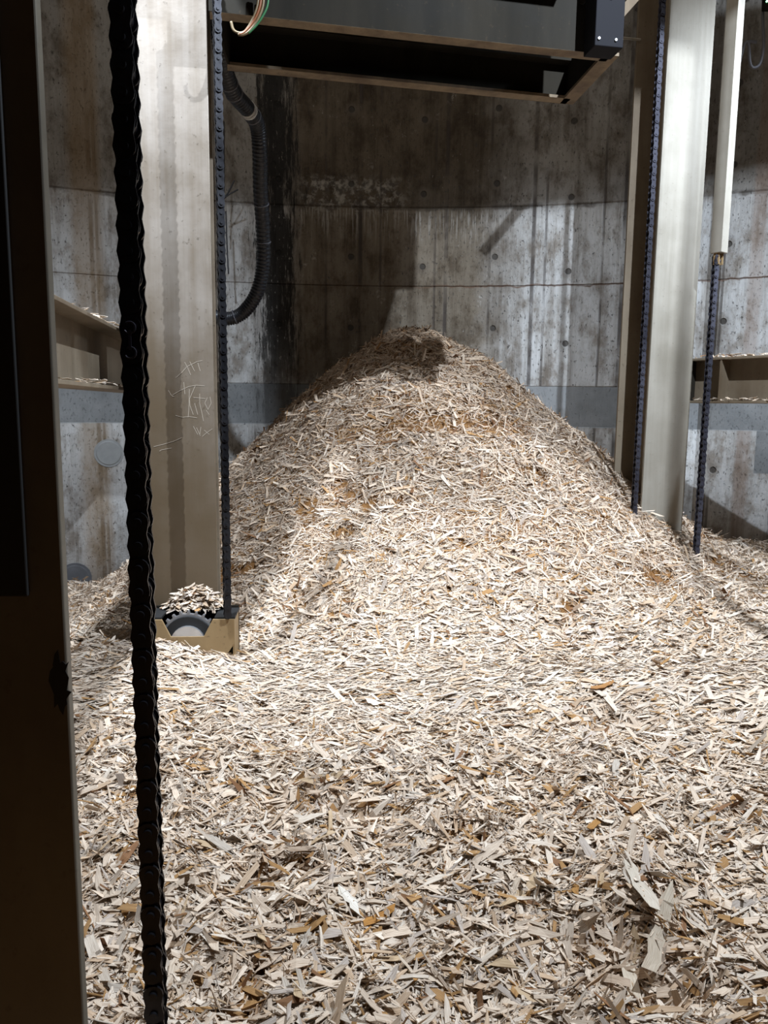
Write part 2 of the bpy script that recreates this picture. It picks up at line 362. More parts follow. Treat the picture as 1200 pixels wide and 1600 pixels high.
def H(x, y):
    x = np.asarray(x, float); y = np.asarray(y, float)
    base = -1.19 - 0.34 * sst((-x - 0.9) / 1.3) * sst((y - 3.2) / 2.4) + 0.13 * sst((x - 1.0) / 1.2) * sst((y - 3.0) / 2)
    dx, dy = x - AX, y - AY; r2 = dx * dx + dy * dy + 1e-9
    s = (np.where(dx < 0, 0.97, 0.80) * dx * dx + 0.80 * dy * dy) / r2
    a = 0.36
    cone = ZT + s * a - s * np.sqrt(r2 + a * a)
    k = 0.22; t = np.clip(0.5 + 0.5 * (cone - base) / k, 0, 1)
    h = base * (1 - t) + cone * t + k * t * (1 - t)
    # slumped ledges below the crest
    rr = np.sqrt(r2) + 0.10 * vnoise(x * 3 + 9, y * 3)
    side = np.exp(-((dx - 0.10) / 0.55) ** 2) * (dy < 0)
    h = h + side * (0.075 * sst((rr - 0.45) / 0.35) * (1 - sst((rr - 1.17) / 0.13)) - 0.035 * np.exp(-((rr - 1.27) / 0.05) ** 2) - 0.03 * np.exp(-((rr - 1.08) / 0.03) ** 2))
    # hollows and mounds nearer by
    h = h + 0.10 * gauss(x, y, 1.15, 3.05, 0.75, 0.28) - 0.10 * gauss(x, y, 0.86, 2.78, 0.16, 0.10)
    h = h + 0.05 * gauss(x, y, -0.05, 2.35, 0.35, 0.14) - 0.08 * gauss(x, y, -0.12, 2.14, 0.13, 0.09) - 0.06 * gauss(x, y, -0.32, 2.2, 0.10, 0.08)
    h = h - 0.16 * gauss(x, y, 0.52, 1.55, 0.22, 0.12) + 0.05 * gauss(x, y, 0.66, 1.78, 0.25, 0.12) - 0.05 * gauss(x, y, 0.15, 1.62, 0.18, 0.08)
    h = h + 0.07 * gauss(x, y, -0.6, 1.7, 0.3, 0.3) + 0.115 * gauss(x, y, -0.92, 3.25, 0.20, 0.17) + 0.05 * gauss(x, y, -1.05, 3.3, 0.14, 0.2) + 0.03 * gauss(x, y, -0.70, 3.32, 0.08, 0.12)
    rough = 1 - 0.75 * np.exp(-((y - 3.25) / 0.75) ** 2)
    h = h + rough * (0.05 * vnoise(x * 2.6, y * 2.6) + (0.035 + 0.055 * sst((2.7 - y) / .5)) * vnoise(x * 6.5 + 40, y * 6.5) + 0.022 * vnoise(x * 15 + 7, y * 15 + 90))
    return h + CZ - 0.05 * pits(x, y)

CHIPCOL = np.array([[.73, .60, .47], [.78, .68, .565], [.60, .445, .305], [.53, .455, .39], [.42, .24, .095], [.25, .125, .055]])
def pick_cols(n, p=(.46, .26, .15, .07, .045, .015)):
    c = CHIPCOL[rng.choice(6, n, p=p)] * rng.uniform(.82, 1.1, (n, 1)); return np.clip(c, 0, .9)

def chips(pos, nrm, az, L, W, curl, roll, pitch, segs, thick, bottom=True):
    """strands as arrays: verts (N*k,3), quads (N*q,4), grain coords"""
    N = len(L); TK = thick is not None
    ref = np.where(np.abs(nrm[:, :1]) > 0.9, [[0., 1, 0]], [[1., 0, 0]])
    t = ref - nrm * (ref * nrm).sum(1, keepdims=True); t /= np.linalg.norm(t, axis=1, keepdims=True)
    b = np.cross(nrm, t)
    ca, sa = np.cos(az)[:, None], np.sin(az)[:, None]
    d = t * ca + b * sa; s = -t * sa + b * ca; n = nrm
    cp, sp = np.cos(pitch)[:, None], np.sin(pitch)[:, None]
    d, n = d * cp + n * sp, n * cp - d * sp
    cr, sr = np.cos(roll)[:, None], np.sin(roll)[:, None]
    s, n = s * cr + n * sr, n * cr - s * sr
    K = segs + 1
    u = np.linspace(-.5, .5, K)
    wf = np.ones((N, K)); wf[:, 0] = rng.uniform(.4, 1, N); wf[:, -1] = rng.uniform(.25, 1, N)
    if K > 2: wf[:, 1:-1] = rng.uniform(.85, 1.1, (N, K - 2))
    sk = rng.uniform(-.5, .5, (N, K)) * 0.3
    twist = rng.normal(0, .25, N)
    vs = []; gs = []
    gr0 = rng.uniform(0, 100, (N, 1))
    for i in range(K):
        along = L * u[i]
        lift = curl * L * (u[i] ** 2 * 4 - .33)
        ctr = pos + d * along[:, None] + n * lift[:, None]
        tw = twist * u[i]
        sv = s * np.cos(tw)[:, None] + n * np.sin(tw)[:, None]; nv = n * np.cos(tw)[:, None] - s * np.sin(tw)[:, None]
        hw = (W * wf[:, i] / 2)[:, None]; off = (W * sk[:, i])[:, None]
        skew = (W * rng.normal(0, .35, N))[:, None] * (1 if i in (0, K - 1) else 0)
        a_ = ctr + sv * (off - hw) - d * skew; b_ = ctr + sv * (off + hw) + d * skew
        if TK:
            th = nv * (thick / 2)[:, None]; vs += [a_ - th, b_ - th, b_ + th, a_ + th]
        else: vs += [a_, b_]
        ga = np.concatenate([gr0 + (along * 30)[:, None], gr0 * 3 - hw * 900, gr0], 1); gb = ga.copy(); gb[:, 1:2] += hw * 1800
        gs += [ga, gb, gb, ga] if TK else [ga, gb]
    per = 4 if TK else 2; nv_ = K * per
    V = np.stack(vs, 1).reshape(-1, 3); G = np.stack(gs, 1).reshape(-1, 3)
    q = []
    for i in range(segs):
        o = i * per
        if TK: q += [(o + j, o + (j + 1) % 4, o + 4 + (j + 1) % 4, o + 4 + j) for j in range(0 if bottom else 1, 4)]
        else: q.append((o, o + 1, o + 3, o + 2))
    if TK: q += [(3, 2, 1, 0), (nv_ - 4, nv_ - 3, nv_ - 2, nv_ - 1)]
    Q = (np.array(q)[None] + (np.arange(N) * nv_)[:, None, None]).reshape(-1, 4)
    return V, Q, G, nv_

def np_mesh(name, V, Q, mats, C=None, G=None, mi=None):
    me = bpy.data.meshes.new(name); nq = len(Q)
    me.vertices.add(len(V)); me.vertices.foreach_set('co', V.astype(np.float32).ravel())
    me.loops.add(nq * 4); me.loops.foreach_set('vertex_index', Q.astype(np.int32).ravel())
    me.polygons.add(nq); me.polygons.foreach_set('loop_start', np.arange(0, nq * 4, 4, dtype=np.int32))
    for m_ in mats: me.materials.append(m_)
    if mi is not None: me.polygons.foreach_set('material_index', mi.astype(np.int32))
    me.polygons.foreach_set('use_smooth', np.zeros(nq, dtype=bool)); me.update(calc_edges=True)
    if C is not None:
        a = me.attributes.new('chip_colour', 'FLOAT_COLOR', 'POINT'); a.data.foreach_set('color', np.concatenate([C, np.ones((len(C), 1))], 1).astype(np.float32).ravel())
    if G is not None:
        a = me.attributes.new('grain', 'FLOAT_VECTOR', 'POINT'); a.data.foreach_set('vector', G.astype(np.float32).ravel())
    return me

def hn(x, y, e=0.02):
    gx = (H(x + e, y) - H(x - e, y)) / (2 * e); gy = (H(x, y + e) - H(x, y - e)) / (2 * e)
    n = np.stack([-gx, -gy, np.ones_like(gx)], 1); return n / np.linalg.norm(n, axis=1, keepdims=True)

LCX, LCY = P(291, 935, 3.62).x, 3.62          # left column foot
def scatter(y0, y1, dens, segs, thick, med=.037, sig=.58, lift=0.012):
    A = (y1 - y0) * (1.14 * (y0 + y1) / 2 + 1.3); n = int(A * dens)
    y = rng.uniform(y0, y1, n); x = rng.uniform(-1, 1, n) * (0.57 * y1 + .65)
    keep = (np.abs(x) < 0.57 * y + .65) & (x * x + y * y < (RW - .03) ** 2)
    # nothing inside the sprocket box
    keep &= ~((np.abs(x - LCX) < 0.20) & (np.abs(y - (LCY - 0.14)) < 0.12))
    x, y = x[keep], y[keep]; n = len(x)
    nrm = hn(x, y); steep = 1 - nrm[:, 2]
    flat = np.exp(-((y - 3.15) / 0.55) ** 2)
    L = np.clip(rng.lognormal(math.log(med), sig, n), .012, .14)
    W = np.clip(L * np.clip(rng.lognormal(math.log(.135), .5, n), .05, .45) * np.where(rng.random(n) < .4, .5, 1.0), .0016, .024)
    az = np.where(rng.random(n) < .35 + .5 * flat, rng.normal(0.12, .45, n), rng.uniform(0, math.pi, n))
    tl = 0.27 - 0.14 * flat
    pitch = rng.normal(0, 1, n) * tl; roll = rng.normal(0, 1, n) * tl * 1.15
    z = H(x, y) + rng.uniform(-.004, lift, n) + np.abs(np.sin(pitch)) * L * .25
    pos = np.stack([x, y, z], 1)
    V, Q, G, k = chips(pos, nrm, az, L, W, rng.normal(0, .06, n), roll, pitch, segs, rng.uniform(.0008, .0018, n) if thick else None, False)
    C = pick_cols(n)
    dd_ = np.hypot(x - AX, y - AY) + 0.10 * vnoise(x * 3 + 9, y * 3)
    crk = (np.exp(-((dd_ - 1.27) / .07) ** 2) + np.exp(-((dd_ - 1.08) / .04) ** 2)) * (np.abs(x - AX - .1) < .7) * (y < AY)
    br = rng.random(n) < .045 * (1 - flat) + .5 * pits(x, y) + .5 * crk      # more brown chips in the pits and ledge cracks
    C = np.where(br[:, None], pick_cols(n, (.03, .02, .25, .05, .40, .25)), C)
    browned = np.exp(-((np.hypot(x - AX, y - AY)) / .75) ** 2) * .45 + np.clip(steep * 1.0 - .1, 0, .25)
    C = C * (1 - browned[:, None] * np.array([.30, .45, .60]))  # browner towards the peak and on steep slopes
    return V, Q, G, np.repeat(C, k, 0)

parts = [scatter(1.15, 2.0, 26000, 2, False, .026, .42, .009), scatter(1.15, 2.0, 15500, 3, True, .052, .42), scatter(2.0, 2.8, 22000, 1, False, .026, .42, .009),
         scatter(2.0, 2.8, 14500, 2, True, .052, .42), scatter(2.8, 4.2, 23000, 2, False), scatter(4.2, 6.9, 17500, 1, False, .032)]
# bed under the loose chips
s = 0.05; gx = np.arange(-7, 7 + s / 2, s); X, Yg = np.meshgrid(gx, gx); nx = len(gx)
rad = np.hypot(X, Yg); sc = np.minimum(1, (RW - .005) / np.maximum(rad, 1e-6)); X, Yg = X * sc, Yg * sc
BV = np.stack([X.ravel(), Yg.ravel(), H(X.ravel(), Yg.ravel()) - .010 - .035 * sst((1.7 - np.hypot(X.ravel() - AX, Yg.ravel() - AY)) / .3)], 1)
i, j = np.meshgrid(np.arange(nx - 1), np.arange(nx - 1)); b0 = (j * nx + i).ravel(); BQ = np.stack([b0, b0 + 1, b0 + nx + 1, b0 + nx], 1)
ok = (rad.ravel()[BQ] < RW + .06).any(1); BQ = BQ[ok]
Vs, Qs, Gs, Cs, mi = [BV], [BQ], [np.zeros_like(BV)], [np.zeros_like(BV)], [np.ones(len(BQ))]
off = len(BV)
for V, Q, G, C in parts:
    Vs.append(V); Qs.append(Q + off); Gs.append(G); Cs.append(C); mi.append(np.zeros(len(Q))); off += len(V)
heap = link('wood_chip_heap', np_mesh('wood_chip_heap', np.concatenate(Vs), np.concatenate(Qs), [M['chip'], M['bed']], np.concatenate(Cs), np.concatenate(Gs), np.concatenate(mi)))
tag(heap, 'large heap of pale loose wood chips rising to a rounded peak against the concrete wall', 'wood chips', kind='stuff')

def chip_clump(name, label, fn, n, Lm=.045, cat='wood chips', p=None):
    x, y, z, nr = fn(n); L = np.clip(rng.lognormal(math.log(Lm), .35, n), .015, .10); W = np.clip(L * rng.uniform(.12, .34, n), .003, .02)
    V, Q, G, k = chips(np.stack([x, y, z], 1), nr, rng.uniform(0, math.pi, n), L, W, rng.normal(0, .06, n), rng.normal(0, .3, n), rng.normal(0, .2, n), 2, rng.uniform(.0008, .0018, n))
    o = link(name, np_mesh(name, V, Q, [M['chip']], np.repeat(pick_cols(n) if p is None else pick_cols(n, p), k, 0), G))
    return tag(o, label, cat, kind='stuff')

# single large strands on the near slope
var = []
hero_cols = {'pale cream': (.75, .62, .48), 'bone white': (.80, .71, .60), 'tan': (.58, .43, .27), 'weathered grey': (.50, .44, .37), 'orange brown': (.44, .23, .07)}
for cname, cc in hero_cols.items():
    for k in range(8):
        L = np.array([rng.uniform(.06, .105)]); Wd = np.array([rng.uniform(.012, .019) if k % 2 else rng.uniform(.004, .008)])
        if k == 7: L *= 1.25; Wd *= 1.5
        V, Q, G, _ = chips(np.zeros((1, 3)), np.array([[0., 0, 1]]), np.zeros(1), L, Wd, rng.choice([-1, 1], 1) * (rng.uniform(.07, .12, 1) if k % 4 > 1 else rng.uniform(0, .02, 1)), np.zeros(1), np.zeros(1), 5, np.array([.0014]))
        var.append((cname, ('broad' if k % 2 else 'slender') + (' curled' if k % 4 > 1 else ' flat'), np_mesh('wood_strand', V, Q, [M['chip']], np.repeat(np.array([cc]) * rng.uniform(.9, 1.06), len(V), 0), G)))
def strand(mesh, x, y, az, tx, ty, lift=.012):
    n = hn(np.array([x]), np.array([y]))[0]
    q = Vector((0, 0, 1)).rotation_difference(Vector(n)).to_matrix() @ Matrix.Rotation(az, 3, 'Z') @ Matrix.Rotation(ty, 3, 'Y') @ Matrix.Rotation(tx, 3, 'X')
    o = link('wood_strand', mesh); o.matrix_world = Matrix.Translation((x, y, float(H(x, y)) + lift + abs(math.sin(ty)) * .025)) @ q.to_4x4()
    return o
rs = random.Random(11)
wts = [('pale cream', 112), ('bone white', 76), ('tan', 56), ('weathered grey', 36), ('orange brown', 16)]
for cname, cnt in wts:
    pool = [(f_, m_) for c_, f_, m_ in var if c_ == cname]
    for k in range(cnt):
        y = 1.38 + 1.25 * rs.random() ** 1.25; x = rs.uniform(-.46, .53) * y; f_, m_ = rs.choice(pool)
        o = strand(m_, x, y, rs.uniform(0, math.pi), rs.gauss(0, .22), rs.gauss(0, .18))
        tag(o, f'{f_} {cname} wood strand lying loose on the near part of the chip heap', 'wood strand', f'{f_} {cname} strands on the chip heap')
def on_heap(px, py):
    lo, hi = 0.8, 7.0
    for _ in range(40):
        m_ = (lo + hi) / 2; p = P(px, py, m_)
        if p.z > float(H(p.x, p.y)): lo = m_
        else: hi = m_
    return P(px, py, lo)
for px, py, L, Wd, az, cc, curl, tx, ty, lb in [
        (592, 1446, .085, .018, .5, (.46, .22, .05), .10, .2, -.1, 'bright orange wood strand with a curled back, lying alone among pale chips'),
        (545, 1418, .060, .030, 2.5, (.80, .75, .66), .02, .1, .1, 'stubby almost square white wood flake lying flat among slivers'),
        (1030, 1470, .190, .042, 1.05, (.64, .55, .43), .04, .3, .25, 'longest broad buff wood flake, propped up over a dark hollow in the heap'),
        (1000, 1400, .130, .036, 1.9, (.62, .55, .45), .03, .25, .35, 'upright greyish flake with a rounded end leaning beside the longest flake'),
        (930, 1300, .115, .016, .9, (.42, .22, .07), .03, .3, .3, 'dark orange strand standing on edge with its tip raised from the heap'),
        (1155, 1278, .095, .024, .1, (.30, .14, .05), .08, -.2, 0., 'dark chestnut brown strand arched over a shaded gap'),
        (745, 1216, .120, .016, .15, (.38, .21, .08), .04, .2, .1, 'long brown strand lying level beside two small dark hollows'),
        (940, 1080, .110, .024, .4, (.40, .20, .07), .09, -.3, .1, 'chestnut strand arched over the largest hollow below the ridge of the heap'),
        (985, 1545, .140, .034, 1.5, (.70, .61, .48), .02, .2, .3, 'cream flake with straight edges standing in the deepest dark hollow')]:
    V, Q, G, _ = chips(np.zeros((1, 3)), np.array([[0., 0, 1]]), np.zeros(1), np.array([L]), np.array([Wd]), np.array([curl]), np.zeros(1), np.zeros(1), 6, np.array([.0018]))
    p = on_heap(px, py)
    tag(strand(np_mesh('wood_strand', V, Q, [M['chip']], np.repeat(np.array([cc]), len(V), 0), G), p.x, p.y, az, tx, ty, .022), lb, 'wood strand')

# ------------------------------------------------------------------ steel columns
def h_column(name, label, face, Y, rz, width, depth, mat, z1=CZ + 5, z0=0.0, t=0.02):
    """face = x of the middle of the near flange"""
    e = empty(name, (face, Y, z0), rz); h = z1 - z0
    f = MB().box((0, t / 2, h / 2), (width, t, h)).build('flange', mat, e, bevel=.003)
    MB().box((0, depth - t / 2, h / 2), (width, t, h)).build('flange', M['beam'], e, bevel=.003)  # back flange in darker brown, its shade put into the colour
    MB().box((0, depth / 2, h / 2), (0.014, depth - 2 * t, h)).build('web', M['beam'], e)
    tag(e, label, 'column', kind='thing'); return e, f
RZ = R(10)
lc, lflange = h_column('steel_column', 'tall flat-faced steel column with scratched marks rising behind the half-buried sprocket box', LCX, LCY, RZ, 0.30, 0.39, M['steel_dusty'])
rp = P(1031, 862, 5.12)
rc, rflange = h_column('steel_column', 'brightly lit steel column standing in the chips beside the peak of the heap', rp.x, 5.12, RZ, 0.305, 0.43, M['steel'])
npx = P(128, 1600, 1.16)
e = empty('steel_column', (npx.x - .17, 1.16, 0), R(3))
MB().box((0, .011, 3.5), (0.34, .022, 7)).build('flange', M['post'], e, bevel=.003)
MB().box((0, .20, 3.5), (0.15, .022, 7)).build('flange', M['post'], e)
MB().box((0, .105, 3.5), (.016, .17, 7)).build('web', M['post'], e)
pa, pb = P(-4, 300, 1.16), P(44, 932, 1.16)
MB().box((pb.x - .028 - (npx.x - .17), -.004, pb.z + 1.3), (.056, .008, 2.6)).build('rubber_strip', M['rubber'], e, bevel=.002)
gp = P(92, 1070, 1.16); rr_ = random.Random(4)
pts = [(gp.x - (npx.x - .17) + math.cos(t) * .017 * rr_.uniform(.5, 1.2), gp.z + math.sin(t) * .050 * rr_.uniform(.6, 1.15)) for t in np.linspace(0, 2 * math.pi, 26)[:-1]]
MB().prism(pts[::-1], -.0008, .0005).build('grease_smear', M['rubber'], e)
tag(e, 'dark oily steel column with a black rubber strip, nearest to the viewer', 'column', kind='thing')

# scratched letters on the left column's face
def scratches(parent, rz, origin, strokes, mat, wd=.0022):
    mb = MB(); inv = Matrix.Rotation(-rz, 3, 'Z')
    for st in strokes:
        q = []
        for (px, py) in st:
            # meet the plane of the flange face
            a = P(px, py, 1.0) - Vector((0, 0, CZ)); n = Vector((math.sin(rz), -math.cos(rz), 0)); o = Vector(origin)
            k = (o - Vector((0, 0, CZ))).dot(n) / a.dot(n); p = a * k + Vector((0, 0, CZ))
            q.append(inv @ (p - o))
        for a, b in zip(q[:-1], q[1:]):
            d = b - a
            if d.length > 1e-4:
                mb.bar((a.x, -.0004, a.z), (b.x, -.0004, b.z), .0012, wd, (0, 0, 1)) if abs(d.z) < 1e-3 else mb.bar((a.x, -.0004, a.z), (b.x, -.0004, b.z), wd, .0012, (0, 1, 0))
    return mb.build('scratched_lettering', mat, parent)
ST = [[(288.5, 566), (293, 574), (298, 586)], [(296.5, 565), (300, 572), (304, 580)], [(275, 590), (284, 582), (292, 573), (300, 569), (308, 565), (316, 563.5)], [(309, 567), (313, 580)],
      [(287, 597), (289, 616)], [(270, 617), (282, 610), (295, 604), (306, 602), (320, 603)], [(305, 603), (301, 612), (296, 624), (297, 634), (302, 648)], [(296, 608), (295, 640), (294, 652)],
      [(304, 630), (309, 648)], [(302, 621), (321, 623)], [(312, 615), (312, 630), (316, 648), (318, 658)], [(324, 621), (320, 630), (325, 640), (330, 630), (328, 620)], [(322, 641), (327, 648)],
      [(263, 610), (268, 618), (272, 620)], [(274, 649), (285, 652), (296, 651), (308, 653)],
      [(302, 666), (309, 679)], [(307, 668), (313, 681)], [(314, 667), (312, 680)], [(319, 672), (327, 679)], [(332, 670), (323, 676), (316, 682)],
      [(240, 698), (256, 694), (270, 690), (284, 684)], [(249, 705), (252, 703), (268, 700)]]
scratches(lc, RZ, (LCX, LCY, 0), ST, M['scratch'])['label'] = 'pale scratched letters and tally strokes'

# ------------------------------------------------------------------ roller chains
PITCH = 0.0381
def plate_outline(L, h, n=6):
    pts = []
    for k in range(n + 1):
        t = -math.pi / 2 + math.pi * k / n; pts.append((math.cos(t) * h / 2, math.sin(t)))
    out = []
    # stadium along z with a slight waist
    for k in range(n + 1):
        t = math.pi * k / n; out.append((math.cos(t) * h / 2, L / 2 + math.sin(t) * h / 2))
    out.append((-h / 2 * .80, 0))
    for k in range(n + 1):
        t = math.pi + math.pi * k / n; out.append((math.cos(t) * h / 2, -L / 2 + math.sin(t) * h / 2))
    out.append((h / 2 * .80, 0))
    return out
def chain_meshes(mat, n, scale=1.0, dup=False):
    s = scale; om, im, pin, rol = MB(), MB(), MB(), MB()
    xs = [0] if not dup else [-.024, .024]
    ol, il = plate_outline(PITCH, .032 * s, n), plate_outline(PITCH, .034 * s, n)
    for c in (-1, 1):
        om.prism(ol, c * .0205 * s - .0025, c * .0205 * s + .0025); im.prism(il, c * .0145 * s - .0025, c * .0145 * s + .0025)
    for z in (-PITCH / 2, PITCH / 2):
        pin.cyl((0, -.0275 * s, z), (0, .0275 * s, z), .0065 * s, max(8, n * 2)); rol.cyl((0, -.0115 * s, z), (0, .0115 * s, z), .0122 * s, max(8, n * 2))
    return om, im, pin, rol
def chain(label, top, bottom_z, rz, mat, n=4, detail=False, group=None, sway=0.0, scale=1.0):
    e = empty('roller_chain', top, rz); om, im, pin, rol = chain_meshes(mat, n, scale)
    if not detail:
        om.v += pin.v and []; k = len(om.v); om.v += pin.v; om.f += [tuple(i + k for i in f) for f in pin.f]
        k = len(im.v); im.v += rol.v; im.f += [tuple(i + k for i in f) for f in rol.f]
    mo, mi_ = om.mesh('outer_link', mat), im.mesh('inner_link', mat)
    mp, mr = (pin.mesh('pin', mat), rol.mesh('roller', mat)) if detail else (None, None)
    cnt = int((top[2] - bottom_z) / PITCH); r = random.Random(len(label))
    for k in range(cnt):
        outer = k % 2 == 0
        o = link('outer_link' if outer else 'inner_link', mo if outer else mi_, e)
        o.location = (sway * math.sin(k * .21), 0, -(k + .5) * PITCH); o.rotation_euler = (0, sway * .21 * math.cos(k * .21) / PITCH * -1, r.gauss(0, .015))
        if detail:
            link('pin' if outer else 'roller', mp if outer else mr, o)
    tag(e, label, 'chain', group); return e
ct = P(190, -60, 1.24)
near_chain = chain('heavy black oiled roller chain hanging close beside the dark column, nearest of the chains', ct, CZ - 1.5, R(7), M['chain'], 8, True, scale=1.08)
# spring clip of the joining link on the near chain
mb = MB()
pc = P(194, 526, 1.235)
for dz in (-PITCH / 2, PITCH / 2):
    pts = [(math.cos(t) * .0085, -.030, dz + math.sin(t) * .0085) for t in np.linspace(-2.6, 2.2, 12)]
    mb.tube(pts, .0016, 5)
mb.box((0, -.030, 0), (.004, .003, PITCH * .8))
o = mb.build('spring_clip', M['chain_blue'], near_chain)
kk = round((ct.z - pc.z) / PITCH - .5); kk -= kk % 2; o.location = (0, -.003, -(kk + .5) * PITCH)

def h_at(x, y): return float(H(x, y))
lt = P(338, -30, 3.41)
chain('slim roller chain running down the edge of the scratched column into the sprocket box', lt, P(350, 962, 3.41).z, R(22), M['chain'], 4)
# guide bar and chain on the other edge of the left column
gb = P(209, 0, 3.66); ge = P(217, 368, 3.66)
def guide_bar(label, x, y, zend, sx, sy, rz, mat):
    e = empty('guide_bar', (x, y, zend), rz)
    h = CZ + 5 - zend
    MB().box((0, 0, h / 2), (sx, sy, h)).build('bar', mat, e, bevel=.003)
    b = MB(); b.box((-sx * .28, 0, -.03), (.008, sy * .5, .075)); b.box((sx * .28, 0, -.03), (.008, sy * .5, .075)); b.build('chain_bracket', M['ochre'], e)
    MB().cyl((-sx * .45, 0, -.045), (sx * .45, 0, -.045), .010, 10).build('bracket_pin', M['chain_blue'], e)
    tag(e, label, 'guide bar'); return e
guide_bar('narrow pale guide bar hanging beside the scratched column', ge.x, 3.68, ge.z, .05, .05, RZ, M['steel'])
lt2 = P(219, 372, 3.66)
chain('roller chain hanging from the guide bar beside the scratched column', (lt2.x + .008, 3.66, ge.z - .03), h_at(lt2.x, 3.66) + .0, R(50), M['chain'], 4)
rt = P(1037, -30, 5.02)
chain('roller chain running down the edge of the brightly lit column', rt, h_at(rt.x, rt.y) - .06, R(6), M['chain_blue'], 4, scale=0.95)
re_ = P(1123, 396, 4.9)
guide_bar('square pale guide bar hanging beside the brightly lit column', re_.x, 4.9, re_.z, .075, .075, R(38), M['steel'])
chain('roller chain hanging from the square guide bar beside the brightly lit column', (re_.x - .015, 4.9, re_.z - .02), h_at(re_.x, 4.9) - .06, R(6), M['chain_blue'], 4, scale=0.95)
# the matching chain at the near side of the lift, just outside the picture, and the lift's crossbar above it
chain('roller chain hanging free at the near side of the lift', (1.938, 3.0, CZ + 4.6), h_at(1.938, 3.0) - .05, R(-16), M['chain'], 4, scale=1.12)
e = empty('cross_beam', (2.6, 2.5, CZ + 3.12))
MB().box((0, 0, .008), (2.6, .15, .016)).build('flange', M['frame'], e); MB().box((0, 0, .23), (2.6, .15, .016)).build('flange', M['frame'], e)
MB().box((0, 0, .12), (2.6, .012, .21)).build('web', M['frame'], e)
tag(e, 'dark horizontal steel beam carrying the lift overhead', 'beam', kind='thing')

# ------------------------------------------------------------------ sprocket box at the foot of the left column
sb = P(298, 1000, 3.40)
e = empty('sprocket_box', (sb.x, 3.40, 0), R(4))
zt = P(298, 968, 3.40).z; mpx = 3.40 * 1.05 / 1200
X = lambda px: (px - 298) * mpx
zc = zt - 27 * mpx; zb = zt - 75 * mpx
MB().prism([(X(232), zt), (X(255), zt), (X(268), zc), (X(318), zc), (X(332), zt), (X(365), zt), (X(365), zt - 38 * mpx), (X(355), zb + 22 * mpx), (X(345), zb + 14 * mpx), (X(330), zb), (X(232), zb)][::-1], 0, .010).build('front_plate', M['ochre'], e, bevel=.002)
MB().prism([(X(232), zt + .02), (X(365), zt + .02), (X(365), zb), (X(232), zb)][::-1], .17, .18).build('back_plate', M['frame'], e)
for k, px in ((0, 234), (1, 363)):
    MB().box((X(px), .09, (zt + zb) / 2), (.008, .16, zt - zb)).build('side_plate', M['ochre'], e)
MB().box((X(350), .09, zt + .004), (X(365) - X(334), .17, .010)).build('cover_plate', M['rubber'], e)
MB().box((X(243), .09, zt + .004), (X(254) - X(232), .17, .010)).build('cover_plate', M['rubber'], e)
rad_s = .142; cz_s = zt + .030 - rad_s; cx_s = X(293)
nt = 24; pts = []
for k in range(nt):
    a = 2 * math.pi * k / nt
    for da, rr in ((-.42, .128), (-.22, .128), (-.10, .142), (.10, .142), (.22, .128)):
        t = a + da * 2 * math.pi / nt; pts.append((cx_s + math.cos(t) * rr, cz_s + math.sin(t) * rr))
sp = MB().prism(pts[::-1], .035, .055).build('sprocket', M['sprocket'], e)
MB().cyl((cx_s, .02, cz_s), (cx_s, .035, cz_s), .118, 32).build('face_disc', M['rubber'], sp)
MB().cyl((cx_s, -.001 + .004, cz_s), (cx_s, .03, cz_s), .078, 28).build('hub', M['zinc'], sp)
tag(e, 'ochre steel box with a toothed sprocket half buried in chips under the scratched column', 'sprocket box')
def dome(n):
    a = rng.uniform(0, 2 * math.pi, n); q = np.sqrt(rng.random(n)); x = np.cos(a) * q; y = np.sin(a) * q
    zz = .105 * (1 - q ** 2.2) * rng.uniform(.25, 1.0, n) ** .5
    nr = np.stack([x * .7, y * .7, np.ones(n)], 1); nr /= np.linalg.norm(nr, axis=1, keepdims=True)
    return sb.x - .012 + x * .142, 3.40 + .150 + y * .062, zt + .020 + zz, nr
chip_clump('wood_chip_clump', 'small domed clump of wood chips piled on top of the sprocket box', dome, 420, .05)

# ------------------------------------------------------------------ wall beams
def i_beam(label, a, b, h, fw, t=.016, side=1, over=None):
    a, b = Vector(a), Vector(b); d = b - a; L = d.length; rz = math.atan2(d.y, d.x)
    e = empty('steel_beam', a, rz)
    MB().box((L / 2, 0, h - t / 2), (L, fw, t)).build('flange', M['beam'], e, bevel=.002)
    MB().box((L / 2, 0, t / 2), (L, fw, t)).build('flange', M['beam'], e, bevel=.002)
    MB().box((L / 2, 0, h / 2), (L, .012, h - 2 * t)).build('web', M['beam'], e)
    tag(e, label, 'beam', kind='thing'); return e, rz, L
